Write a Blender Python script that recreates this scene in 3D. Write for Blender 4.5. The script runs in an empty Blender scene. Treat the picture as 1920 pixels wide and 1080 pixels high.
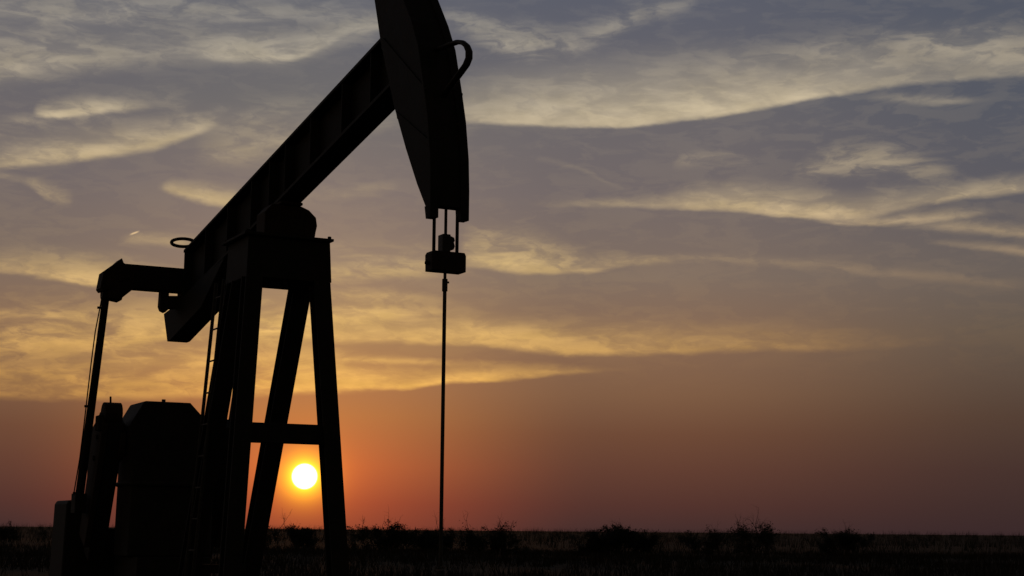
import bpy, bmesh, math, random
from mathutils import Vector, Matrix
rad = math.radians
scene = bpy.context.scene
COL = scene.collection

# ------------------------------------------------------------------ camera
PITCH, ROLL = math.atan(454.5 / 3000), math.atan(.0090)
cam = bpy.data.objects.new('camera', bpy.data.cameras.new('camera'))
COL.objects.link(cam)
cam.data.lens = 56.25
cam.data.sensor_width = 36
cam.data.clip_start = .1
cam.data.clip_end = 30000
cam.matrix_world = Matrix.Translation((0, 0, 1.6)) @ Matrix.Rotation(math.pi / 2 + PITCH, 4, 'X') @ Matrix.Rotation(ROLL, 4, 'Z')
scene.camera = cam
scene.view_settings.view_transform = 'Standard'
scene.view_settings.look = 'None'
scene.view_settings.exposure = 0
scene.view_settings.gamma = 1

# ------------------------------------------------------------------ sun and sky directions (degrees, azimuth from +Y towards +X)
SUN_AZ, SUN_EL = -7.28, 1.82
sund = Vector((math.sin(rad(SUN_AZ)) * math.cos(rad(SUN_EL)), math.cos(rad(SUN_AZ)) * math.cos(rad(SUN_EL)), math.sin(rad(SUN_EL))))


def lin(c):
    out = []
    for v in c[:3]:
        v = v / 255
        out.append(v / 12.92 if v <= .04045 else ((v + .055) / 1.055) ** 2.4)
    return tuple(out) + (1,)


class G:
    """small helper to write node graphs as expressions"""
    def __init__(self, nt): self.nt = nt
    def node(self, t, **k):
        n = self.nt.nodes.new(t)
        for a, b in k.items(): setattr(n, a, b)
        return n
    def put(self, sock, v):
        if hasattr(v, 'links') or isinstance(v, bpy.types.NodeSocket): self.nt.links.new(v, sock)
        else: sock.default_value = v
    def m(self, op, a, b=0., c=0., clamp=False):
        n = self.node('ShaderNodeMath', operation=op, use_clamp=clamp)
        self.put(n.inputs[0], a); self.put(n.inputs[1], b); self.put(n.inputs[2], c)
        return n.outputs[0]
    def sm(self, x, a, b, lo=0., hi=1.):
        n = self.node('ShaderNodeMapRange', interpolation_type='SMOOTHSTEP')
        for i, v in enumerate((x, a, b, lo, hi)): self.put(n.inputs[i], v)
        return n.outputs[0]
    def xyz(self, x, y, z):
        n = self.node('ShaderNodeCombineXYZ')
        for i, v in enumerate((x, y, z)): self.put(n.inputs[i], v)
        return n.outputs[0]
    def noise(self, vec, scale=1., detail=4., rough=.55, dist=0.):
        n = self.node('ShaderNodeTexNoise')
        self.put(n.inputs['Vector'], vec); n.inputs['Scale'].default_value = scale
        n.inputs['Detail'].default_value = detail; n.inputs['Roughness'].default_value = rough
        n.inputs['Distortion'].default_value = dist
        return n.outputs[0]
    def ramp(self, fac, stops, interp='LINEAR'):
        n = self.node('ShaderNodeValToRGB'); r = n.color_ramp; r.interpolation = interp
        while len(r.elements) < len(stops): r.elements.new(.5)
        for e, (p, c) in zip(r.elements, stops): e.position = p; e.color = c if len(c) == 4 else tuple(c) + (1,)
        self.put(n.inputs[0], fac)
        return n.outputs[0]
    def mix(self, f, a, b, mode='MIX'):
        n = self.node('ShaderNodeMix', data_type='RGBA', blend_type=mode)
        self.put(n.inputs[0], f); self.put(n.inputs[6], a); self.put(n.inputs[7], b)
        return n.outputs[2]


world = bpy.data.worlds.new('World')
scene.world = world
world.use_nodes = True
wn = world.node_tree
wn.nodes.clear()
g = G(wn)
tc = g.node('ShaderNodeTexCoord').outputs['Generated']
sep = g.node('ShaderNodeSeparateXYZ'); g.put(sep.inputs[0], tc)
dx, dy, dz = sep.outputs
DEG = 180 / math.pi
az = g.m('MULTIPLY', g.m('ARCTAN2', dx, dy), DEG)
el = g.m('MULTIPLY', g.m('ARCSINE', dz), DEG)
dist_az = g.m('ABSOLUTE', g.m('SUBTRACT', az, SUN_AZ))
dot = g.node('ShaderNodeVectorMath', operation='DOT_PRODUCT'); g.put(dot.inputs[0], tc); dot.inputs[1].default_value = sund
sdist = g.m('MULTIPLY', g.m('ARCCOSINE', g.m('MINIMUM', dot.outputs['Value'], 1.)), DEG)

# clear-sky colour by elevation, for three distances from the sun
def elramp(stops):      # (elevation, sRGB)
    return g.ramp(g.m('DIVIDE', el, 24., clamp=True), [(e / 24, lin(c)) for e, c in stops])
near = elramp([(0,(132,62,46)),(.9,(150,70,47)),(2.2,(178,96,54)),(4,(182,118,66)),(5.2,(176,122,78)),(7,(172,134,92)),(9.5,(150,126,108)),(12,(132,117,110)),(15,(112,108,107)),(20,(90,94,108))])
mid = elramp([(0,(66,45,44)),(.9,(82,51,45)),(2.2,(98,63,50)),(3.4,(110,74,55)),(4.8,(126,92,68)),(7,(136,106,84)),(9,(128,110,97)),(12,(114,104,103)),(15,(106,102,105)),(18,(95,96,106)),(21,(84,90,106))])
far = elramp([(0,(58,41,42)),(.9,(63,45,43)),(2.2,(71,51,46)),(4,(84,64,53)),(7,(102,88,76)),(9,(106,96,90)),(12,(93,91,97)),(15,(85,88,98)),(18,(84,88,100)),(22,(80,87,101))])
nm = g.sm(dist_az, .0, 10.5)
mf = g.sm(dist_az, 12., 26.)
base = g.mix(mf, g.mix(nm, near, mid), far)
# the hemisphere away from the sunset: Nishita dusk sky, dim and blue
nish = g.node('ShaderNodeTexSky', sky_type='NISHITA', sun_disc=False)
nish.sun_elevation = rad(SUN_EL); nish.sun_rotation = rad(SUN_AZ); nish.dust_density = 3.; nish.air_density = 1.2
nsc = g.node('ShaderNodeVectorMath', operation='SCALE'); g.put(nsc.inputs[0], nish.outputs[0]); nsc.inputs[3].default_value = .008
away = g.m('MAXIMUM', g.sm(dist_az, 35., 90.), g.sm(el, 24., 60.))
base = g.mix(away, base, nsc.outputs[0])

# ------------------------------------------------------------------ clouds
# coordinates drift so that the streaks fan a little
w1 = g.noise(g.xyz(g.m('MULTIPLY', az, .28), g.m('MULTIPLY', el, .8), 3.1), 1., 3., .55)
w2 = g.noise(g.xyz(g.m('MULTIPLY', az, .9), g.m('MULTIPLY', el, 2.2), 8.3), 1., 3., .6)
warp = g.m('ADD', g.m('MULTIPLY', g.m('SUBTRACT', w1, .5), 0.24), g.m('MULTIPLY', g.m('SUBTRACT', w2, .5), 0.2))
elw = g.m('ADD', el, warp)
azw = g.m('ADD', az, g.m('MULTIPLY', g.m('SUBTRACT', w2, .5), 1.6))
skew = g.m('ADD', elw, g.m('MULTIPLY', az, 0.03))
streak = g.noise(g.xyz(g.m('MULTIPLY', azw, .42), g.m('MULTIPLY', skew, 1.35), 1.7), 1., 5., .55, .9)
fine = g.noise(g.xyz(g.m('MULTIPLY', azw, 1.3), g.m('MULTIPLY', skew, 3.4), 5.2), 1., 6., .6, .6)
tex = g.sm(g.m('ADD', g.m('MULTIPLY', streak, .7), g.m('MULTIPLY', fine, .3)), .36, .62)

u = g.m('DIVIDE', g.m('ADD', az, 20.), 40., clamp=True)
total = None
# each band: azimuth samples of (lower edge elevation, thickness, strength), edge softness below, texture share
BANDS = [
    ([(-7.83, 7.29, 0.57, 0), (-6.89, 7.32, 0.57, 0.6), (-5.94, 7.32, 0.65, 0.75), (-4.6, 7.44, 0.57, 0.7), (-3.26, 7.62, 0.38, 0.35), (-2.11, 7.71, 0.27, 0)], 0.15, 0.475),
    ([(-7.86, 8.09, 0.46, 0), (-6.91, 8.11, 0.46, 0.3), (-5.38, 8.11, 0.5, 0.45), (-3.46, 8.07, 0.42, 0.3), (-1.92, 8.02, 0.27, 0)], 0.188, 0.665),
    ([(-8.17, 5.89, 0.27, 0), (-7.23, 5.91, 0.27, 0.5), (-5.71, 5.9, 0.31, 0.6), (-3.81, 5.86, 0.31, 0.5), (-1.89, 5.85, 0.27, 0.3), (0.02, 5.87, 0.19, 0)], 0.1, 0.475),
    ([(-3.63, 6.85, 0.46, 0), (-2.67, 6.87, 0.46, 0.2), (-1.52, 6.8, 0.65, 0.5), (0.02, 6.71, 0.69, 0.5), (1.55, 6.72, 0.5, 0.35), (3.09, 6.8, 0.31, 0.1), (3.86, 6.84, 0.19, 0)], 0.125, 0.57),
    ([(-18.22, 7.12, 0.31, 0.3), (-16.46, 7.09, 0.42, 0.45), (-14.31, 7.11, 0.38, 0.4), (-11.94, 7.24, 0.31, 0.3), (-10.28, 7.33, 0.23, 0.1), (-9.34, 7.36, 0.23, 0)], 0.125, 0.57),
    ([(-18.11, 5.13, 0.34, 0.3), (-15.66, 5.25, 0.38, 0.4), (-13.15, 5.49, 0.42, 0.45), (-10.59, 5.67, 0.38, 0.5), (-8.73, 5.8, 0.31, 0.4), (-7.79, 5.82, 0.31, 0)], 0.125, 0.57),
    ([(0.74, 13.19, 0.15, 0), (1.52, 13.1, 0.19, 0.18), (2.5, 12.82, 0.19, 0.15), (3.47, 12.34, 0.19, 0.08), (4.25, 12.05, 0.15, 0)], 0.125, 0.38),
    ([(-1.62, 14.46, 0.38, 0), (-0.64, 14.47, 0.38, 0.2), (0.93, 14.41, 0.57, 0.5), (2.69, 14.37, 0.65, 0.6), (5.23, 14.5, 0.65, 0.6), (7.56, 14.72, 0.57, 0.5), (9.49, 15.0, 0.5, 0.4), (11.58, 15.26, 0.38, 0.15), (13.28, 15.45, 0.38, 0)], 0.088, 0.19),
    ([(4.64, 11.46, 0.23, 0), (5.6, 11.45, 0.23, 0.1), (7.9, 11.31, 0.38, 0.5), (9.99, 11.06, 0.46, 0.5), (12.24, 10.96, 0.38, 0.35), (14.09, 11.17, 0.27, 0.1), (15.0, 11.13, 0.27, 0)], 0.088, 0.19),
    ([(-3.78, 14.73, 0.57, 0), (-2.8, 14.76, 0.57, 0.1), (-2.02, 14.58, 1.53, 0.6), (-0.64, 14.47, 2.29, 0.85), (1.71, 14.37, 2.67, 0.97), (3.28, 14.37, 2.86, 0.95), (5.23, 14.5, 2.86, 0.9), (7.56, 14.72, 2.67, 0.85), (9.49, 15.0, 2.29, 0.75), (12.34, 15.37, 2.1, 0.5), (15.32, 15.57, 1.91, 0.35), (18.31, 15.58, 1.72, 0.3)], 0.125, 0.19),
    ([(5.63, 16.56, 1.15, 0), (9.51, 16.45, 1.15, 0.15), (13.31, 16.46, 1.34, 0.3), (16.08, 16.29, 1.53, 0.35), (18.33, 16.03, 1.72, 0.35)], 0.625, 0.76),
    ([(12.71, 15.02, 0.38, 0), (14.19, 14.91, 0.42, 0.22), (15.66, 14.81, 0.38, 0.25), (16.57, 14.84, 0.19, 0.08), (17.48, 14.85, 0.15, 0)], 0.15, 0.38),
    ([(0.36, 11.56, 0.15, 0), (2.7, 11.55, 0.31, 0.3), (5.22, 11.51, 0.57, 0.6), (7.9, 11.38, 1.18, 0.85), (9.99, 11.13, 1.22, 0.85), (11.86, 11.04, 1.05, 0.75), (14.09, 11.26, 0.95, 0.6), (15.92, 11.46, 0.76, 0.6), (18.16, 11.66, 0.76, 0.6)], 0.125, 0.38),
    ([(10.74, 10.96, 0.19, 0), (12.04, 10.74, 0.5, 0.6), (13.89, 10.75, 0.46, 0.6), (15.53, 10.8, 0.42, 0.5), (16.97, 10.92, 0.27, 0.1), (17.51, 10.93, 0.15, 0)], 0.1, 0.38),
    ([(13.34, 10.59, 0.19, 0), (14.98, 10.53, 0.34, 0.3), (16.77, 10.23, 0.57, 0.5), (18.1, 10.1, 0.57, 0.5)], 0.15, 0.38),
    ([(10.01, 12.52, 0.19, 0), (11.15, 12.63, 0.95, 0.35), (12.65, 12.66, 1.15, 0.4), (14.49, 12.45, 0.95, 0.35), (15.94, 12.2, 0.38, 0)], 0.5, 0.855),
    ([(5.8, 13.08, 0.19, 0), (6.77, 13.16, 0.42, 0.3), (8.12, 13.13, 0.38, 0.2), (9.07, 13.11, 0.19, 0)], 0.375, 0.855),
    ([(14.78, 10.04, 0.19, 0), (15.86, 9.87, 0.31, 0.3), (18.07, 9.48, 0.34, 0.4)], 0.125, 0.285),
    ([(4.63, 9.69, 0.15, 0), (7.5, 9.56, 0.38, 0.2), (11.27, 9.21, 0.38, 0.22), (14.02, 8.86, 0.38, 0.2), (16.71, 8.55, 0.31, 0.15), (18.03, 8.39, 0.19, 0.1)], 0.188, 0.57),
    ([(-1.95, 9.64, 1.15, 0.0), (-1.17, 9.46, 1.62, 0.65), (-0.01, 9.32, 1.76, 0.72), (1.16, 9.18, 1.6, 0.65), (2.51, 9.18, 1.05, 0.5), (3.86, 9.43, 0.57, 0.5), (5.21, 9.56, 0.27, 0.35), (5.97, 9.57, 0.15, 0)], 0.15, 0.665),
    ([(-2.71, 9.34, 0.31, 0), (-1.75, 9.36, 0.31, 0.3), (-0.78, 9.31, 0.34, 0.7), (0.96, 9.12, 0.34, 0.6), (1.93, 9.16, 0.23, 0)], 0.125, 0.38),
    ([(-8.56, 6.56, 1.34, 0), (-7.62, 6.58, 1.34, 0.5), (-4.97, 6.64, 1.43, 0.6), (-2.1, 6.64, 1.34, 0.7), (-0.17, 6.48, 1.34, 0.7), (2.32, 6.26, 1.45, 0.68), (4.62, 6.29, 1.41, 0.66), (7.47, 6.34, 1.26, 0.6), (9.35, 6.36, 1.18, 0.5), (11.39, 6.41, 1.07, 0.35), (13.05, 6.46, 0.76, 0.15), (15.4, 6.6, 0.57, 0)], 0.15, 0.38),
    ([(-8.51, 4.82, 1.53, 0), (-7.57, 4.84, 1.53, 1.0), (-6.07, 4.91, 1.15, 1.0), (-3.79, 4.97, 0.95, 1.0), (-2.07, 5.2, 0.88, 0.95), (-0.35, 5.31, 0.76, 0.75), (1.18, 5.48, 0.57, 0.6), (2.52, 5.62, 0.31, 0.4), (3.85, 5.7, 0.15, 0.05), (4.62, 5.74, 0.15, 0)], 0.1, 0.332),
    ([(-18.07, 4.32, 2.48, 0.45), (-16.68, 4.34, 2.86, 0.5), (-14.55, 4.44, 2.86, 0.55), (-12.38, 4.54, 2.86, 0.55), (-10.18, 4.63, 2.86, 0.8), (-8.32, 4.71, 2.67, 0.9), (-6.82, 4.82, 2.29, 0.9), (-5.31, 4.88, 1.53, 0.6), (-3.79, 4.98, 1.15, 0)], 0.188, 0.57),
    ([(-18.15, 5.85, 2.29, 0.5), (-16.05, 5.94, 2.29, 0.55), (-13.37, 6.22, 2.1, 0.6), (-10.62, 6.5, 2.1, 0.7), (-8.38, 6.56, 2.1, 0.8), (-5.93, 7.0, 1.34, 0.6), (-3.83, 7.23, 0.76, 0)], 0.375, 0.855),
    ([(-18.31, 8.61, 0.95, 0.5), (-16.71, 8.48, 1.15, 0.6), (-14.91, 8.31, 1.34, 0.75), (-12.9, 8.19, 1.15, 0.7), (-11.05, 8.08, 0.76, 0.4), (-9.18, 8.05, 0.57, 0)], 0.15, 0.522),
    ([(-14.08, 9.87, 0.19, 0), (-12.98, 9.87, 0.46, 0.45), (-11.68, 9.8, 0.57, 0.5), (-10.18, 9.71, 0.38, 0)], 0.188, 0.475),
    ([(-18.5, 12.04, 1.15, 0.55), (-17.1, 12.33, 1.26, 0.8), (-15.85, 12.53, 1.34, 0.9), (-14.22, 12.86, 1.34, 0.9), (-12.57, 13.29, 1.15, 0.9), (-11.27, 13.87, 0.69, 0.65), (-10.34, 14.24, 0.38, 0.1), (-9.58, 14.33, 0.19, 0)], 0.175, 0.427),
    ([(-18.57, 13.27, 0.57, 0.3), (-17.16, 13.47, 0.76, 0.35), (-15.55, 13.78, 0.57, 0.3), (-13.72, 14.09, 0.38, 0)], 0.375, 0.855),
    ([(-17.19, 14.07, 0.23, 0), (-16.65, 13.97, 0.65, 0.8), (-15.56, 14.09, 0.8, 0.9), (-14.65, 14.27, 0.65, 0.8), (-13.73, 14.44, 0.42, 0.55), (-12.99, 14.53, 0.19, 0)], 0.125, 0.57),
    ([(-11.61, 12.83, 1.15, 0), (-10.29, 12.86, 1.72, 0.4), (-8.58, 12.97, 2.1, 0.5), (-6.86, 13.51, 1.91, 0.4), (-5.14, 14.23, 1.53, 0.25), (-3.19, 14.47, 1.15, 0.3), (-2.01, 14.39, 1.15, 0.2), (-1.03, 14.41, 1.15, 0)], 0.375, 0.57),
    ([(-12.69, 11.74, 0.27, 0), (-12.03, 11.54, 0.65, 0.8), (-10.8, 11.33, 0.84, 0.85), (-9.85, 11.26, 0.84, 0.7), (-8.53, 11.37, 0.57, 0)], 0.15, 0.38),
    ([(-18.5, 11.92, 0.19, 0.3), (-17.42, 11.72, 0.31, 0.45), (-16.32, 11.16, 0.65, 0.4), (-15.59, 11.11, 0.38, 0)], 0.15, 0.57),
    ([(-18.68, 15.06, 2.86, 0.5), (-16.54, 15.47, 2.86, 0.5), (-14.36, 15.9, 2.67, 0.45), (-12.32, 16.27, 2.29, 0.4), (-10.04, 16.41, 2.29, 0.35), (-7.92, 16.59, 1.91, 0.35), (-6.38, 17.18, 1.53, 0.4), (-4.82, 17.49, 1.34, 0.4), (-3.25, 17.65, 1.15, 0.3), (-2.06, 17.68, 0.76, 0)], 0.438, 0.57),
    ([(-12.33, 16.49, 0.38, 0), (-11.38, 16.44, 0.84, 0.5), (-10.42, 16.38, 1.07, 0.8), (-9.08, 16.42, 1.11, 0.85), (-7.92, 16.59, 1.03, 0.8), (-6.96, 17.04, 0.88, 0.5), (-6.19, 17.44, 0.76, 0.45), (-4.83, 17.72, 0.76, 0.35), (-3.45, 17.83, 0.57, 0)], 0.15, 0.475),
    ([(-18.8, 17.01, 1.72, 0.35), (-14.81, 17.46, 1.72, 0.4), (-11.05, 17.78, 1.15, 0.4), (-7.19, 17.99, 0.95, 0.35), (-4.83, 17.98, 0.95, 0.2), (-3.26, 18.02, 0.57, 0)], 0.375, 0.665),
    ([(-15.75, 14.13, 0.38, 0), (-13.19, 14.77, 0.76, 0.2), (-10.9, 13.98, 1.15, 0.22), (-8.62, 14.28, 1.15, 0.2), (-6.71, 14.74, 0.57, 0)], 0.625, 0.855),
    ([(-2.86, 18.22, 0.57, 0), (-1.87, 17.68, 1.34, 0.4), (-0.48, 17.14, 1.53, 0.55), (0.91, 16.96, 1.34, 0.55), (2.09, 17.06, 1.15, 0.4), (3.28, 17.43, 1.15, 0.4), (4.66, 18.06, 0.95, 0.4), (6.04, 18.44, 0.57, 0.35), (6.82, 18.75, 0.38, 0)], 0.375, 0.807),
    ([(-8.64, 8.82, 1.15, 0), (-7.69, 8.85, 1.15, 0.2), (-6.16, 8.8, 1.53, 0.5), (-4.25, 8.93, 1.53, 0.5), (-2.71, 9.06, 1.15, 0.4), (-1.16, 9.08, 0.57, 0.0)], 0.25, 0.665),
    ([(-8.15, 11.63, 0.38, 0), (-7.01, 11.67, 0.57, 0.3), (-5.47, 11.91, 0.46, 0.3), (-4.12, 12.17, 0.27, 0)], 0.312, 0.57),
    ([(-7.46, 7.34, 0.76, 0), (-6.51, 7.36, 0.76, 0.2), (-4.99, 7.59, 0.76, 0.3), (-3.07, 7.58, 0.57, 0.25), (-1.15, 7.65, 0.38, 0)], 0.375, 0.76)]
for pts, soft, tx in BANDS:
    c = g.node('ShaderNodeRGBCurve')
    for k, sc in enumerate((.05, .2, 1.)):      # R edge/20, G thickness/5, B strength
        cv = c.mapping.curves[k]
        P = [(max(0., min(1., (p[0] + 20) / 40)), p[k + 1] * sc) for p in pts]
        cv.points[0].location = P[0]; cv.points[1].location = P[-1]
        for q in P[1:-1]: cv.points.new(*q)
        for p_ in cv.points: p_.handle_type = 'AUTO_CLAMPED'
    c.mapping.extend = 'HORIZONTAL'
    c.mapping.update()
    g.put(c.inputs['Color'], g.xyz(u, u, u))
    s = g.node('ShaderNodeSeparateColor'); g.put(s.inputs[0], c.outputs[0])
    d = g.m('SUBTRACT', elw, g.m('MULTIPLY', s.outputs[0], 20.))
    th = g.m('MULTIPLY', s.outputs[1], 5.)
    low = g.sm(d, -soft, soft)
    up = g.sm(g.m('DIVIDE', d, g.m('MAXIMUM', th, .05)), -.1, 1.1, 1., 0.)
    t = g.m('ADD', 1. - tx, g.m('MULTIPLY', tex, tx * 1.5))
    a = g.m('MULTIPLY', g.m('MULTIPLY', low, up), g.m('MULTIPLY', s.outputs[2], t))
    if total is None: total = g.m('SUBTRACT', 1., g.m('MINIMUM', a, .97))
    else: total = g.m('MULTIPLY', total, g.m('SUBTRACT', 1., g.m('MINIMUM', a, .97)))
cover = g.m('SUBTRACT', 1., total)
# thin veil everywhere above the low dusk haze
veil = g.m('MULTIPLY', g.m('MULTIPLY', g.sm(tex, .3, 1.), g.sm(el, 4.6, 7.)), .05)
cover = g.m('ADD', cover, veil, clamp=True)
ccol = g.mix(g.sm(dist_az, 4., 22.), elramp([(3,(226,160,82)),(5,(238,180,92)),(7,(230,184,110)),(9.5,(212,180,124)),(12,(192,168,128)),(15,(182,168,144)),(20,(166,162,152))]), elramp([(3,(140,98,66)),(5,(160,118,74)),(7,(170,132,84)),(9,(188,156,116)),(12,(204,182,144)),(15,(212,194,160)),(20,(170,162,148))]))
cbig = g.sm(g.noise(g.xyz(g.m('MULTIPLY', az, .5), g.m('MULTIPLY', el, 1.6), 9.), 1., 4.), .3, .7, .86, 1.1)
ccs = g.node('ShaderNodeVectorMath', operation='SCALE'); g.put(ccs.inputs[0], ccol); g.put(ccs.inputs[3], cbig)
skyc = g.mix(cover, base, ccs.outputs[0])
# short bright contrail
cu = g.m('SUBTRACT', az, -13.5); cvv = g.m('SUBTRACT', g.m('SUBTRACT', el, 10.18), g.m('MULTIPLY', cu, .42))
ct = g.m('MULTIPLY', g.sm(g.m('ABSOLUTE', cu), .04, .2, 1., 0.), g.sm(g.m('ABSOLUTE', cvv), .01, .05, 1., 0.))
skyc = g.mix(g.m('MULTIPLY', ct, .75), skyc, lin((235, 200, 150)))
# air lit around the sun, then the disc itself
# aureole, widened along the horizon by lens glare put into the sky colour
de = g.m('SUBTRACT', el, SUN_EL); 
def halo(sa, se, col, gain):
    global skyc
    q = g.m('ADD', g.m('POWER', g.m('DIVIDE', g.m('SUBTRACT', az, SUN_AZ), sa), 2.), g.m('POWER', g.m('DIVIDE', de, se), 2.))
    e = g.m('EXPONENT', g.m('MULTIPLY', g.m('SQRT', q), -1.))
    n = g.node('ShaderNodeVectorMath', operation='SCALE'); n.inputs[0].default_value = lin(col)[:3]; g.put(n.inputs[3], g.m('MULTIPLY', e, gain))
    a = g.node('ShaderNodeVectorMath', operation='ADD'); g.put(a.inputs[0], skyc); g.put(a.inputs[1], n.outputs[0])
    skyc = a.outputs[0]
halo(.27, .27, (255, 210, 20), 6.5)
halo(.8, .7, (255, 130, 20), .8)
halo(2.6, 1.2, (255, 110, 42), .21)
halo(4.5, 3.4, (255, 124, 50), .035)
disc = g.sm(sdist, .37, .475, 1., 0.)
skyc = g.mix(disc, skyc, (5., 4.4, 2.6, 1))
bg = g.node('ShaderNodeBackground'); g.put(bg.inputs[0], skyc); bg.inputs[1].default_value = 1.
out = g.node('ShaderNodeOutputWorld'); wn.links.new(bg.outputs[0], out.inputs[0])

sun = bpy.data.objects.new('sun', bpy.data.lights.new('sun', 'SUN'))
COL.objects.link(sun)
sun.data.energy = .15
sun.data.angle = rad(.9)
sun.data.color = (1, .36, .1)
sun.rotation_euler = (-sund).to_track_quat('-Z', 'Y').to_euler()
sun.location = (0, 0, 30)

# ------------------------------------------------------------------ materials
def mat(name, c1, c2, scale=6., rough=.7, metal=0., bump=.15, dust=None):
    m = bpy.data.materials.new(name); m.use_nodes = True
    nt = m.node_tree; h = G(nt); b = nt.nodes['Principled BSDF']
    co = h.node('ShaderNodeTexCoord').outputs['Object']
    n = h.noise(co, scale, 6., .6)
    col = h.ramp(n, [(.35, c1), (.68, c2)])
    if dust:
        n2 = h.noise(co, scale * 4, 5., .7)
        col = h.mix(h.sm(n2, .56, .68), col, tuple(dust) + (1,))
    h.put(b.inputs['Base Color'], col)
    h.put(b.inputs['Roughness'], h.m('ADD', rough - .1, h.m('MULTIPLY', n, .2)))
    b.inputs['Metallic'].default_value = metal
    bp = h.node('ShaderNodeBump'); bp.inputs['Strength'].default_value = bump; bp.inputs['Distance'].default_value = .02
    h.put(bp.inputs['Height'], h.noise(co, scale * 7, 4.)); h.put(b.inputs['Normal'], bp.outputs[0])
    return m
M = {
    'paint': mat('weathered_dark_paint', (.016, .013, .012), (.034, .027, .024), 3., .8, dust=(.05, .028, .018)),
    'steel': mat('dull_steel', (.05, .045, .042), (.1, .09, .08), 9., .65, .5),
    'rust': mat('rusty_iron', (.03, .018, .012), (.06, .032, .02), 5., .85),
    'cable': mat('greasy_cable', (.02, .02, .02), (.05, .045, .04), 30., .6, .4),
    'concrete': mat('dusty_concrete', (.14, .125, .11), (.22, .2, .17), 4., .95),
    'bark': mat('bark', (.04, .03, .02), (.08, .06, .045), 14., .95),
    'leaf': mat('scrub_leaf', (.014, .018, .009), (.03, .036, .017), 3., .9, bump=0.),
    'grass': mat('dry_grass', (.02, .017, .01), (.04, .034, .02), 2., .95, bump=0.),
}
def ground_mat():
    m = bpy.data.materials.new('dry_pasture_soil'); m.use_nodes = True
    nt = m.node_tree; h = G(nt); b = nt.nodes['Principled BSDF']
    co = h.node('ShaderNodeTexCoord').outputs['Object']
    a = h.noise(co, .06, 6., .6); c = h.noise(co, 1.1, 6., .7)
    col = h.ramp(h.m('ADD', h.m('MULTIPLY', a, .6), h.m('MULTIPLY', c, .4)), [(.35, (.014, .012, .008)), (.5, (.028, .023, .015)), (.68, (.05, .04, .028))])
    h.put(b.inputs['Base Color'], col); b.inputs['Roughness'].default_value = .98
    b.inputs['Specular IOR Level'].default_value = .1
    bp = h.node('ShaderNodeBump'); bp.inputs['Strength'].default_value = .6; bp.inputs['Distance'].default_value = .15
    h.put(bp.inputs['Height'], c); h.put(b.inputs['Normal'], bp.outputs[0])
    return m
M['ground'] = ground_mat()

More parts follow.
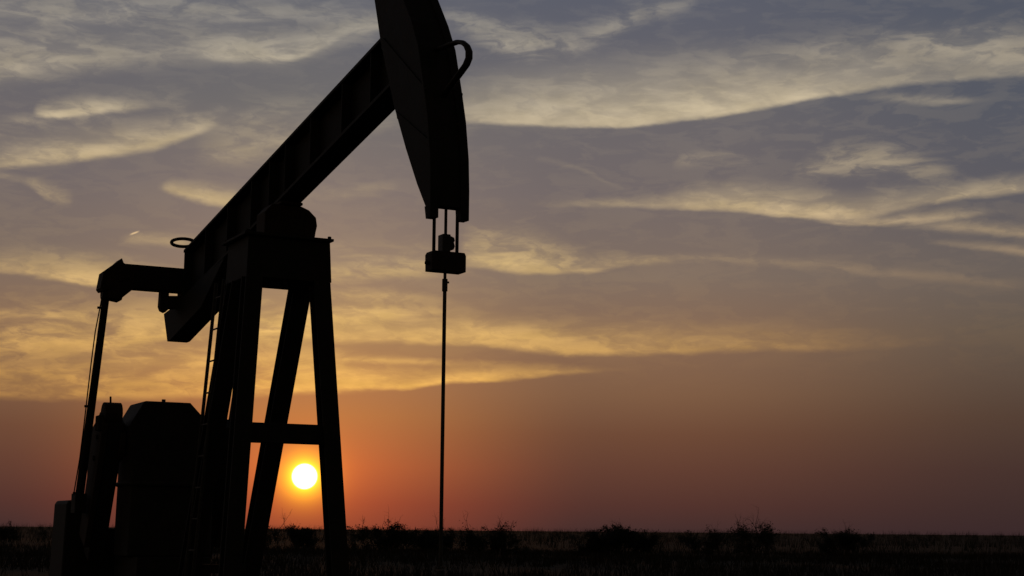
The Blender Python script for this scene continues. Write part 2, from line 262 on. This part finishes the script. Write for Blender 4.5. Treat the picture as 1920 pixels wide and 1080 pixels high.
# ------------------------------------------------------------------ mesh helpers
class MB:
    def __init__(self): self.bm = bmesh.new()
    def hull(self, rings):
        """rings: list of closed rings of equal length, skinned and capped"""
        vs = [[self.bm.verts.new(p) for p in r] for r in rings]
        n = len(vs[0])
        for a, b in zip(vs, vs[1:]):
            for i in range(n): self.bm.faces.new((a[i], a[(i + 1) % n], b[(i + 1) % n], b[i]))
        self.bm.faces.new(vs[0][::-1]); self.bm.faces.new(vs[-1])
        return self
    def box(self, x0, x1, y0, y1, z0, z1):
        return self.hull([[(x0, y0, z), (x1, y0, z), (x1, y1, z), (x0, y1, z)] for z in (z0, z1)])
    def side(self, poly, y0, y1):       # polygon in x,z extruded along y
        return self.hull([[(x, y, z) for x, z in poly] for y in (y0, y1)])
    def front(self, poly, x0, x1):      # polygon in y,z extruded along x
        return self.hull([[(x, y, z) for y, z in poly] for x in (x0, x1)])
    def plan(self, poly, z0, z1):
        return self.hull([[(x, y, z) for x, y in poly] for z in (z0, z1)])
    def bar(self, a, b, wx, wy):        # rectangular member between two points, section kept level
        a, b = Vector(a), Vector(b)
        o = [(-wx / 2, -wy / 2), (wx / 2, -wy / 2), (wx / 2, wy / 2), (-wx / 2, wy / 2)]
        return self.hull([[p + Vector((i, j, 0)) for i, j in o] for p in (a, b)])
    def angle_bar(self, a, b, wx, wy, tk=.03):      # wide-flange leg: web along x, flanges on the x ends
        a, b = Vector(a), Vector(b)
        for (x0, x1, y0, y1) in ((-wx / 2, -wx / 2 + tk, -wy / 2, wy / 2), (wx / 2 - tk, wx / 2, -wy / 2, wy / 2), (-wx / 2 + tk + .001, wx / 2 - tk - .001, -tk / 2, tk / 2)):
            o = [(x0, y0), (x1, y0), (x1, y1), (x0, y1)]
            self.hull([[p + Vector((i, j, 0)) for i, j in o] for p in (a, b)])
        return self
    def beamx(self, a, b, w, h):        # box between points with width w (y) and height h (z)
        a, b = Vector(a), Vector(b)
        o = [(-w / 2, -h / 2), (w / 2, -h / 2), (w / 2, h / 2), (-w / 2, h / 2)]
        return self.hull([[p + Vector((0, i, j)) for i, j in o] for p in (a, b)])
    def tube(self, pts, r, n=12, r2=None):
        pts = [Vector(p) for p in pts]; rings = []
        prev = None
        for i, p in enumerate(pts):
            t = (pts[min(i + 1, len(pts) - 1)] - pts[max(i - 1, 0)]).normalized()
            ref = prev if prev else (Vector((0, 0, 1)) if abs(t.z) < .9 else Vector((0, 1, 0)))
            x = (ref - t * ref.dot(t)).normalized(); prev = x
            y = t.cross(x)
            rr = r if r2 is None else r + (r2 - r) * i / (len(pts) - 1)
            if isinstance(rr, tuple): rx, ry = rr
            else: rx = ry = rr
            rings.append([p + x * rx * math.cos(6.28318 * k / n) + y * ry * math.sin(6.28318 * k / n) for k in range(n)])
        return self.hull(rings)
    def disc(self, c, r, y0, y1, n=32):
        return self.side([(c[0] + r * math.cos(6.28318 * k / n), c[1] + r * math.sin(6.28318 * k / n)) for k in range(n)], y0, y1)
    def bolts(self, pts, r=.03, h=.04, axis=1):
        for p in pts:
            q = Vector(p); e = Vector((0, 0, 0)); e[axis] = h
            self.tube([q, q + e], r, 6)
        return self
    def build(self, name, m, parent=None, bevel=0., smooth=False):
        bmesh.ops.recalc_face_normals(self.bm, faces=self.bm.faces)
        me = bpy.data.meshes.new(name); self.bm.to_mesh(me); self.bm.free()
        me.materials.append(m)
        o = bpy.data.objects.new(name, me); COL.objects.link(o)
        if parent: o.parent = parent
        if smooth:
            for p in me.polygons: p.use_smooth = True
        if bevel:
            b = o.modifiers.new('bevel', 'BEVEL'); b.width = bevel; b.segments = 2; b.limit_method = 'ANGLE'; b.angle_limit = rad(50)
        return o

def tag(o, label=None, cat=None, group=None, kind=None):
    for k, v in (('label', label), ('category', cat), ('group', group), ('kind', kind)):
        if v: o[k] = v
    return o
def empty(name, loc, rz=0):
    o = bpy.data.objects.new(name, None); COL.objects.link(o); o.location = loc; o.rotation_euler = (0, 0, rz); o.empty_display_size = .3
    return o

# ------------------------------------------------------------------ ground: one sheet out to the horizon
def gz(x, y):
    r = math.hypot(x, y)
    k = min(1., max(0., (r - 45) / 60))
    far = min(1., max(0., (r - 260) / 160)); far = far * far * (3 - 2 * far)
    return 1.15 * far + k * (1 - .8 * far) * (.10 * math.sin(x * .045 + 1.3) * math.sin(y * .031) + .05 * math.sin(x * .13 + y * .09))
bm = bmesh.new()
rs = [0, 4, 8, 12, 17, 23, 30, 38, 46, 55, 65, 76, 88, 100, 115, 130, 150, 175, 205, 250, 320, 450, 700, 1000, 1500]
NA = 180
prev = None
for r in rs:
    if r == 0:
        ring = [bm.verts.new((0, 0, 0))]
    else:
        ring = []
        for k in range(NA):
            a = 6.2831853 * k / NA; x, y = r * math.sin(a), r * math.cos(a)
            ring.append(bm.verts.new((x, y, gz(x, y) if r < 900 else 1.15)))
    if prev:
        for k in range(NA):
            if len(prev) == 1: bm.faces.new((prev[0], ring[(k + 1) % NA], ring[k]))
            else: bm.faces.new((prev[k], prev[(k + 1) % NA], ring[(k + 1) % NA], ring[k]))
    prev = ring
bmesh.ops.recalc_face_normals(bm, faces=bm.faces)
me = bpy.data.meshes.new('ground'); bm.to_mesh(me); bm.free(); me.materials.append(M['ground'])
for p in me.polygons: p.use_smooth = True
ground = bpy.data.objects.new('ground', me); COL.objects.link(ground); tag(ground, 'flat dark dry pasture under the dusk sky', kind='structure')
if me.polygons[0].normal.z < 0: me.flip_normals()

# ------------------------------------------------------------------ pumpjack (local x = towards the well, y = across, z = up)
PJ = empty('pumpjack', (-3.32, 23.0, 0), rad(-63))
tag(PJ, 'large black pumpjack with its horse head raised against the sunset', 'pumpjack')
ins = .02
def zt(s): return 7.10 + .1545 * s       # beam top
def zb(s): return 6.275 + .168 * s       # beam bottom

# walking beam: web and two flanges with stiffeners
b = MB()
s0, s1 = -4.88, 4.3
b.side([(s0, zt(s0) - .05), (s1, zt(s1) - .05), (s1, zt(s1)), (s0, zt(s0))], -.17, .17)
b.side([(s0, zb(s0)), (s1, zb(s1)), (s1, zb(s1) + .05), (s0, zb(s0) + .05)], -.17, .17)
b.side([(s0, zb(s0) + .051), (s1, zb(s1) + .051), (s1, zt(s1) - .051), (s0, zt(s0) - .051)], -.02, .02)
for s in (-4.84, -3.6, -2.4, -1.2, -.35, .35, 1.4, 2.6, 3.6):
    for y0, y1 in ((-.165, -.021), (.021, .165)):
        b.side([(s, zb(s) + .052), (s + .03, zb(s) + .057), (s + .03, zt(s) - .052), (s, zt(s) - .057)], y0, y1)
beam = b.build('walking_beam', M['paint'], PJ, .006)

# horse head
arc = [(5.715, 5.24), (5.715, 5.44), (5.69, 5.82), (5.60, 6.29), (5.47, 6.7), (5.28, 7.24), (5.07, 7.59), (4.75, 8.02), (4.42, 8.38), (4.1, 8.62)]
back = [(3.72, 8.62), (3.84, 8.22), (3.95, 7.94), (4.07, 7.62), (4.56, 6.66), (4.95, 6.05), (5.29, 5.57), (5.56, 5.24)]
h = MB().side(arc + back, -.225, .225)
head = h.build('horse_head', M['paint'], PJ, .01)
e = MB()
face = [(x + .02, z) for x, z in arc]; inner = [(x - .03, z) for x, z in arc]
e.side([(5.735, 5.1)] + face + inner[::-1] + [(5.66, 5.1)], .14, .245)
e.side([(5.735, 5.1)] + face + inner[::-1] + [(5.66, 5.1)], -.245, -.14)
e.side([(5.58, 5.25), (5.60, 5.10), (5.66, 5.1), (5.68, 5.25)], .14, .24)
e.side([(5.56, 5.25), (5.60, 5.10), (5.66, 5.1), (5.68, 5.25)], -.24, -.14)
e.build('cable_track', M['paint'], head, .004)
rb = MB()
for y0, y1 in ((-.24, -.226), (.226, .24)):
    rb.side([(4.15, 7.5), (5.5, 6.55), (5.53, 6.65), (4.2, 7.62)], y0, y1)
    rb.side([(4.7, 6.48), (5.62, 5.95), (5.62, 6.03), (4.66, 6.58)], y0, y1)
rb.build('stiffener', M['paint'], head)
lp = [(5.3, 0, 7.215), (5.45, 0, 7.19), (5.68, 0, 7.17), (5.88, 0, 7.145), (6.02, 0, 7.10), (6.13, 0, 7.03), (6.19, 0, 6.95), (6.19, 0, 6.87), (6.12, 0, 6.81), (5.98, 0, 6.76), (5.80, 0, 6.70), (5.62, 0, 6.64), (5.42, 0, 6.56)]
MB().tube(lp, (.027, .045), 10).build('cable_guard', M['steel'], head, smooth=True)

# tail bracket under the rear of the beam
br = MB()
br.side([(-6.0, 5.36), (-5.68, 4.83), (-5.5, 4.83), (-3.62, 5.2), (-2.4, 5.85), (-3.2, zb(-3.2) - .002), (-4.86, zb(-4.86) - .002)], -.18, .18)
br.build('tail_bracket', M['paint'], PJ, .01)
ring = [(-4.76 + .14 * math.sin(a), -.215 + .2 * math.cos(a), 6.45 + .045 * math.sin(a)) for a in [6.2832 * k / 28 for k in range(29)]]
MB().tube(ring, .029, 8).build('lifting_loop', M['steel'], beam, smooth=True)

# equalizer
q = MB()
q.front([(-1.16, 6.05), (-1.16, 5.62), (-.95, 5.64), (1.048, 5.64), (1.048, 6.05)], -5.36, -5.04)
eq = q.build('equalizer', M['paint'], PJ, .012)
for sg in (-1, 1):
    k = MB()
    P_ = [(1.05, 6.04), (1.2, 6.0), (1.24, 5.9), (1.24, 5.64), (1.05, 5.62)] if sg > 0 else [(1.155, 6.06), (1.19, 6.14), (1.27, 6.06), (1.49, 5.88), (1.53, 5.60), (1.49, 5.55), (1.40, 5.58), (1.36, 5.44), (1.16, 5.41), (1.15, 5.46), (.96, 5.63), (.96, 5.95)]
    k.front([(sg * a, c) for a, c in P_], -5.38, -5.02)
    k.bolts([(-5.02, sg * 1.2, 5.75), (-5.02, sg * 1.2, 5.9), (-5.02, sg * 1.1, 5.8)], .03, .03, 0)
    k.build('bearing_housing', M['rust'], eq, .012)
k = MB()
k.front([(-.47, 5.66), (-.48, 5.37), (-.45, 5.30), (-.38, 5.27), (-.33, 5.32), (-.325, 5.64)], -5.28, -5.12)
k.front([(-.325, 5.565), (-.325, 5.34), (-.1, 5.36), (-.1, 5.58)], -5.27, -5.13)
k.front([(-.13, 5.66), (-.13, 5.34), (.2, 5.36), (.2, 5.66)], -5.32, -5.05)
k.build('center_bearing', M['rust'], eq, .008)

# pitmans with the brake line on the near one
for sg in (-1, 1):
    yp = 1.38 if sg < 0 else 1.16
    a, c = Vector((-5.2, sg * yp, 5.62)), Vector((-6.6, sg * yp, 2.05))
    p = MB().tube([a, c], .062, 14, .078)
    p.tube([a + Vector((0, -.09, -.1)), a + Vector((0, .09, -.1))], .1, 14)
    p.box(c.x - .16, c.x + .16, c.y - .1, c.y + .1, c.z - .22, c.z + .12)
    pt = p.build('pitman', M['paint'], PJ, .004)
    if sg < 0:
        off = Vector((0, -.092, 0))
        pts = [a + off + Vector((0, .03, -.02)), a + off + Vector((0, 0, -.25))] + [a.lerp(c, t) + off * (1 + .12 * math.sin(t * 6)) for t in (.2, .35, .5, .65, .8)] + [c + off * 1.05 + Vector((0, 0, .1))]
        w = MB().tube(pts, .011, 6)
        for t in (.09, .55, .965):
            pp = a.lerp(c, t)
            w.tube([pp, pp + off * 1.3], .022, 6)
        w.build('brake_line', M['cable'], pt)

# cranks with counterweights
for sg in (-1, 1):
    y0 = 1.0; ya, yb = sorted((sg * (y0 - .16), sg * (y0 + .12)))
    ax = Vector((-6.1, 0, 3.05)); tip = Vector((-7.1, 0, 1.05)); d = (tip - ax).normalized(); n = Vector((-d.z, 0, d.x))
    def C(a, o): v = ax + d * a + n * o; return (v.x, v.z)
    cr = MB().side([C(-.45, -.2), C(-.45, .2), C(-.1, .27), C(2.2, .22), C(2.2, -.22), C(-.1, -.27)], ya, yb)
    co = cr.build('crank', M['paint'], PJ, .02)
    yc, yd = sorted((sg * (y0 + .125), sg * (y0 + .23)))
    cw = MB()
    cw.side([C(-.38, -.2), C(-.52, -.12), C(-.54, .1), C(-.4, .22), C(.1, .3), C(.6, .3), C(1.9, .26), C(1.9, -.25), C(.8, -.32), C(.55, -.46), C(-.1, -.46)], yc, yd)
    cw.bolts([(C(.3, 0)[0], yd if sg > 0 else yc - .03, C(.3, 0)[1]), (C(-.1, 0)[0], yd if sg > 0 else yc - .03, C(-.1, 0)[1])], .05, .03)
    cw.build('counterweight', M['rust'], co, .03)
    if sg < 0:
        kn = MB()
        kn.disc(C(-.54, .0), .2, sg * 1.2, sg * .9, 14)
        kn.tube([(C(-.7, 0)[0], -1.09, 3.64), (C(-.7, 0)[0], -1.1, 3.83)], .02, 6)
        kn.box(C(-.46, 0)[0] - .13, C(-.46, 0)[0] + .13, -1.29, -1.15, 3.24, 3.5)
        kn.build('crank_hub', M['rust'], co, .02)

# gear reducer on its pedestal
gb = MB()
gb.front([(-.74, 1.1), (-.72, 2.5), (-.80, 3.32), (-.55, 3.765), (.26, 3.765), (.6, 3.42), (.72, 3.3), (.72, 1.1)], -6.62, -5.58)
gb.front([(-.755, 2.3), (-.755, 2.38), (.74, 2.38), (.74, 2.3)], -6.65, -5.5)
red = gb.build('gear_reducer', M['paint'], PJ, .03)
MB().tube([(-6.05, -.1, 3.76), (-6.05, -.1, 3.84)], .035, 8).build('breather_cap', M['steel'], red)
MB().tube([(-6.1, -1.15, 3.05), (-6.1, 1.15, 3.05)], .13, 20).build('crankshaft', M['steel'], red, smooth=False)
MB().disc((-6.1, 3.08), .36, -.9, -.805, 28).build('brake_drum', M['rust'], red, .01)
MB().box(-6.9, -5.3, -.64, .64, .36, 1.098).build('pedestal', M['paint'], PJ, .02)

# samson post: front legs splay, rear legs brace
legs = [((.1, .51, 5.18), (.47, .83, .36), 'front_leg'), ((.1, -.51, 5.18), (.47, -.83, .36), 'front_leg'),
        ((-.67, .49, 5.18), (-2.97, .49, .36), 'rear_leg'), ((-.60, -.49, 5.18), (-2.88, -.49, .36), 'rear_leg')]
for a, c, nme in legs:
    l = MB().angle_bar(a, c, .25 if nme == 'front_leg' else .29, .25 if nme == 'front_leg' else .28, .035)
    lo = l.build('post_leg', M['paint'], PJ, .004)
bc = MB()
bc.box(.17, .32, -.6, .6, 2.79, 3.07)
bc.build('front_brace', M['paint'], PJ, .006)
bc = MB()
bc.box(-2.6, -2.46, -.37, .37, .9, 1.04)
bc.build('rear_brace', M['paint'], PJ, .006)
tp = MB()
tp.hull([[(-.84, -.62, 5.16), (.18, -.62, 5.16), (.18, .67, 5.16), (-.84, .67, 5.16)], [(-.82, -.6, 5.76), (.16, -.6, 5.76), (.16, .64, 5.76), (-.82, .64, 5.76)]])
tp.box(-.92, .24, -.68, .67, 5.761, 5.80)
tp.bolts([(s, y, 5.80) for s in (-.85, .18) for y in (-.62, .62)], .03, .04, 2)
tp.bolts([(.1, y, 5.09) for y in (.0, -.02)], .02, .06, 2)
tp.build('post_head', M['paint'], PJ, .006)
sb = MB()
sb.front([(-.38, 5.802), (-.38, 6.12), (-.27, 6.245), (.17, 6.245), (.29, 6.20), (.40, 6.10), (.42, 5.98), (.40, 5.88), (.39, 5.802)], -.2, .2)
sb.box(-.26, .26, -.17, .17, 6.246, 6.29)
sb.build('saddle_bearing', M['rust'], PJ, .015)

# ladder up the rear of the post
la = MB()
def LR(z): return -1.43 - (4.72 - z) * .24
for ds, r in ((0, .028), (.38, .026)):
    la.tube([(LR(5.25) + ds, -.62, 5.25), (LR(.4) + ds, -.62, .4)], r, 8)
z = .7
zs = [4.55 - .47 * k for k in range(9)] + [5.02]
for z in zs: la.tube([(LR(z), -.62, z), (LR(z) + .38, -.62, z)], .014, 6)
la.build('ladder', M['steel'], PJ)

# bridle, carrier bar, polished rod
for sg in (-1, 1):
    MB().tube([(5.63, sg * .145, 5.16), (5.63, sg * .145, 4.7)], .021, 8).build('bridle_cable', M['cable'], PJ, smooth=True)
cb = MB().front([(-.205, 4.50), (-.21, 4.69), (-.19, 4.725), (.20, 4.725), (.218, 4.69), (.218, 4.50)], 5.53, 5.73)
cb.bolts([(5.63, -.25, 4.59), (5.63, .21, 4.59)], .025, .045, 1)
car = cb.build('carrier_bar', M['rust'], PJ, .008)
rc = MB().box(5.56, 5.70, -.065, .035, 4.727, 4.93)
rc.front([(.034, 4.92), (.09, 4.90), (.1, 4.86), (.085, 4.85), (.1, 4.80), (.085, 4.76), (.034, 4.75)], 5.58, 5.68)
rc.build('rod_clamp', M['steel'], car, .008)
pr = MB().tube([(5.63, 0, 5.235), (5.63, 0, 4.4)], .018, 10)
pr.tube([(5.63, 0, 4.4), (5.63, 0, 4.33), (5.63, 0, 1.2)], .022, 10)
pr.tube([(5.63, 0, 4.42), (5.63, 0, 4.28)], .032, 10)
pr.tube([(5.63, 0.02, 4.385), (5.63, .05, 4.385)], .012, 6)
pr.build('polished_rod', M['steel'], PJ, smooth=False)

# skid
for y in (-.86, .86):
    k = MB()
    k.box(-10.4, 1.3, y - .14, y + .14, .06, .09); k.box(-10.4, 1.3, y - .14, y + .14, .32, .35); k.box(-10.4, 1.3, y - .02, y + .02, .091, .319)
    k.build('skid_rail', M['paint'], PJ)
k = MB()
for s in (-10.2, -8.3, -6.6, -5.0, -3.1, -1.2, .4, 1.1): MB().box(s - .1, s + .1, -.71, .71, .08, .3).build('skid_crossmember', M['paint'], PJ)
MB().box(-10.6, 1.6, -1.3, 1.3, -.06, .055).build('base_pad', M['concrete'], PJ, .02)

# prime mover
en = MB()
en.front([(-1.44, .55), (-1.40, 2.0), (-1.36, 2.07), (-1.24, 2.07), (-1.12, 1.97), (-1.02, 1.6), (-.2, 1.55), (-.2, .55)], -8.6, -7.5)
eng = en.build('engine_housing', M['paint'], PJ, .03)
MB().box(-8.5, -7.6, -1.5, .6, .36, .548).build('engine_mount', M['paint'], eng)
MB().side([(-8.4, .9), (-8.1, 1.5), (-6.3, 2.2), (-5.9, 2.0), (-6.2, 1.2), (-8.0, .8)], -.19, -.02).build('belt_guard', M['rust'], eng, .01)

# ------------------------------------------------------------------ wellhead under the rod
wl = PJ.rotation_euler.to_matrix() @ Vector((5.63, 0, 0)) + PJ.location
WH = empty('wellhead', (wl.x, wl.y, 0), rad(-63)); tag(WH, 'short dark wellhead taking the polished rod into the ground', 'wellhead')
MB().tube([(0, 0, -.1), (0, 0, .5)], .17, 20).build('casing', M['rust'], WH)
k = MB().tube([(0, 0, .501), (0, 0, .56)], .24, 20); k.bolts([(.2 * math.cos(a), .2 * math.sin(a), .56) for a in [k_ * .785 for k_ in range(8)]], .02, .03, 2); k.build('flange', M['rust'], WH)
MB().tube([(0, 0, .561), (0, 0, .98)], .09, 16).build('tubing_head', M['steel'], WH)
MB().tube([(0, 0, .981), (0, 0, 1.16)], .06, 16, .05).build('stuffing_box', M['steel'], WH)
MB().tube([(.09, 0, .75), (.6, 0, .75), (.7, 0, .65), (.7, 0, -.05)], .035, 10).build('flow_line', M['steel'], WH)

# ------------------------------------------------------------------ scrub on the skyline
def bush(name, az_deg, dist, width, height, seed, label, dens=1., leafy=.6, upright=.5, group='mesquite bushes along the skyline'):
    R = random.Random(seed)
    x, y = dist * math.tan(rad(az_deg)), dist
    root = empty(name, (x, y, gz(x, y) - .05), R.random() * 6)
    root.rotation_euler = (0, 0, 0)
    tag(root, label, 'bush', group)
    st, lf = MB(), bmesh.new()
    tips = []
    def grow(p, d, L, r, lvl):
        n = 3
        pts = [p]
        for i in range(n):
            d = (d + Vector((R.gauss(0, .22), R.gauss(0, .22), R.gauss(.02, .15)))).normalized()
            p = p + d * L / n; pts.append(p)
            if lvl >= 1: tips.append((p, lvl))
        st.tube(pts, r, 4, r * .45)
        if lvl < 3:
            for k in range(R.choice((2, 3, 3))):
                q = pts[R.randint(1, n)]
                dd = (d + Vector((R.gauss(0, .75), R.gauss(0, .75), R.gauss(.1, .45)))).normalized()
                grow(q, dd, L * R.uniform(.5, .75), r * .5, lvl + 1)
    ns = max(3, int(width / .26 * dens))
    for k in range(ns):
        fx = (k + R.uniform(.1, .9)) / ns * 2 - 1
        hh = height * (1 - .22 * abs(fx) ** 3) * (R.uniform(.72, 1.0) if k % 4 else R.uniform(.95, 1.12))
        lean = Vector((fx * R.uniform(.1, .7) + R.gauss(0, .15), R.gauss(0, .3), 1.)).normalized()
        grow(Vector((fx * width * .36, R.uniform(-.8, .8), 0)), lean, hh * .66, .045, 0)
    zmax = height
    for p, lv in tips:
        if p.z < .3 or R.random() > leafy: continue
        for j in range(R.randint(9, 17)):
            c = p + Vector((R.gauss(0, .13), R.gauss(0, .13), R.gauss(-.05, .11)))
            if c.z > zmax * (.86 + .2 * math.sin(c.x * 5.1 + seed) * math.sin(c.x * 2.3 + c.y * 3)) or R.random() < (c.z / zmax) ** 6 * .5: continue
            s = R.uniform(.025, .06); a = Vector((R.gauss(0, 1), R.gauss(0, 1), R.gauss(0, 1))).normalized(); bb = a.orthogonal().normalized()
            vs = [lf.verts.new(c + a * s * 1.6), lf.verts.new(c + bb * s * .6), lf.verts.new(c - a * s * 1.6), lf.verts.new(c - bb * s * .6)]
            lf.faces.new(vs)
    st.build('branches', M['bark'], root)
    me = bpy.data.meshes.new('foliage'); lf.to_mesh(me); lf.free(); me.materials.append(M['leaf'])
    o = bpy.data.objects.new('foliage', me); COL.objects.link(o); o.parent = root
BUSHES = [
    (-17.44, 120, 1.04, 1.95, 1.0, 0.6, 'small bush at the far left edge of the skyline'),
    (-8.29, 90, 1.2, 2.2, 0.8, 0.15, 'thin bare bush seen between the pumpjack legs, left of the sun'),
    (-7.4, 120, 1.84, 2.0, 1.2, 0.9, 'low rounded bush on the skyline directly under the sun'),
    (-4.41, 110, 4.33, 2.23, 1.0, 0.5, 'broad ragged bush on the skyline just left of the polished rod'),
    (-2.72, 120, 2.8, 1.86, 1.2, 0.8, 'very low bush on the skyline right behind the polished rod'),
    (-0.72, 105, 3.92, 2.2, 1.0, 0.4, 'twiggy bush on the skyline just right of the polished rod'),
    (3.77, 110, 3.81, 2.18, 1.4, 0.9, 'dense dark bush standing alone near the middle of the skyline'),
    (7.03, 115, 2.3, 2.15, 1.0, 0.5, 'small open bush directly left of the tallest bush on the right'),
    (8.52, 110, 3.3, 2.44, 0.9, 0.5, 'tallest bush of the right half with a pointed top'),
    (11.63, 115, 3.07, 2.04, 1.1, 0.7, 'rightmost low bush on the skyline')]
for i, (a, d, w, hgt, dens, leafy, label) in enumerate(BUSHES):
    bush('bush', a, d, w, hgt, 11 + i * 7, label, dens, leafy)

# grass and low scrub across the pasture: one uncountable mass
def cover_mesh(name, n, dmin, dmax, hmin, hmax, seed, m, label, spread=21.):
    R = random.Random(seed); bm = bmesh.new()
    for i in range(n):
        t = R.random(); d = math.sqrt(dmin ** 2 + t * (dmax ** 2 - dmin ** 2)); a = rad(R.uniform(-spread, spread))
        x, y = d * math.sin(a), d * math.cos(a)
        # clumps
        if math.sin(x * .21 + 1.7) * math.sin(y * .17 + x * .05) < R.uniform(-1.1, .5): continue
        z = gz(x, y)
        for k in range(R.randint(5, 10)):
            px, py = x + R.gauss(0, .3), y + R.gauss(0, .3)
            h_ = R.uniform(hmin, hmax); w = R.uniform(.012, .035); th = R.random() * 3.14
            lx, ly = R.gauss(0, .35) * h_, R.gauss(0, .35) * h_
            v = [bm.verts.new((px - w * math.cos(th), py - w * math.sin(th), z - .03)), bm.verts.new((px + w * math.cos(th), py + w * math.sin(th), z - .03)), bm.verts.new((px + lx, py + ly, z + h_))]
            bm.faces.new(v)
    me = bpy.data.meshes.new(name); bm.to_mesh(me); bm.free(); me.materials.append(m)
    o = bpy.data.objects.new(name, me); COL.objects.link(o); tag(o, label, 'grass', kind='stuff')
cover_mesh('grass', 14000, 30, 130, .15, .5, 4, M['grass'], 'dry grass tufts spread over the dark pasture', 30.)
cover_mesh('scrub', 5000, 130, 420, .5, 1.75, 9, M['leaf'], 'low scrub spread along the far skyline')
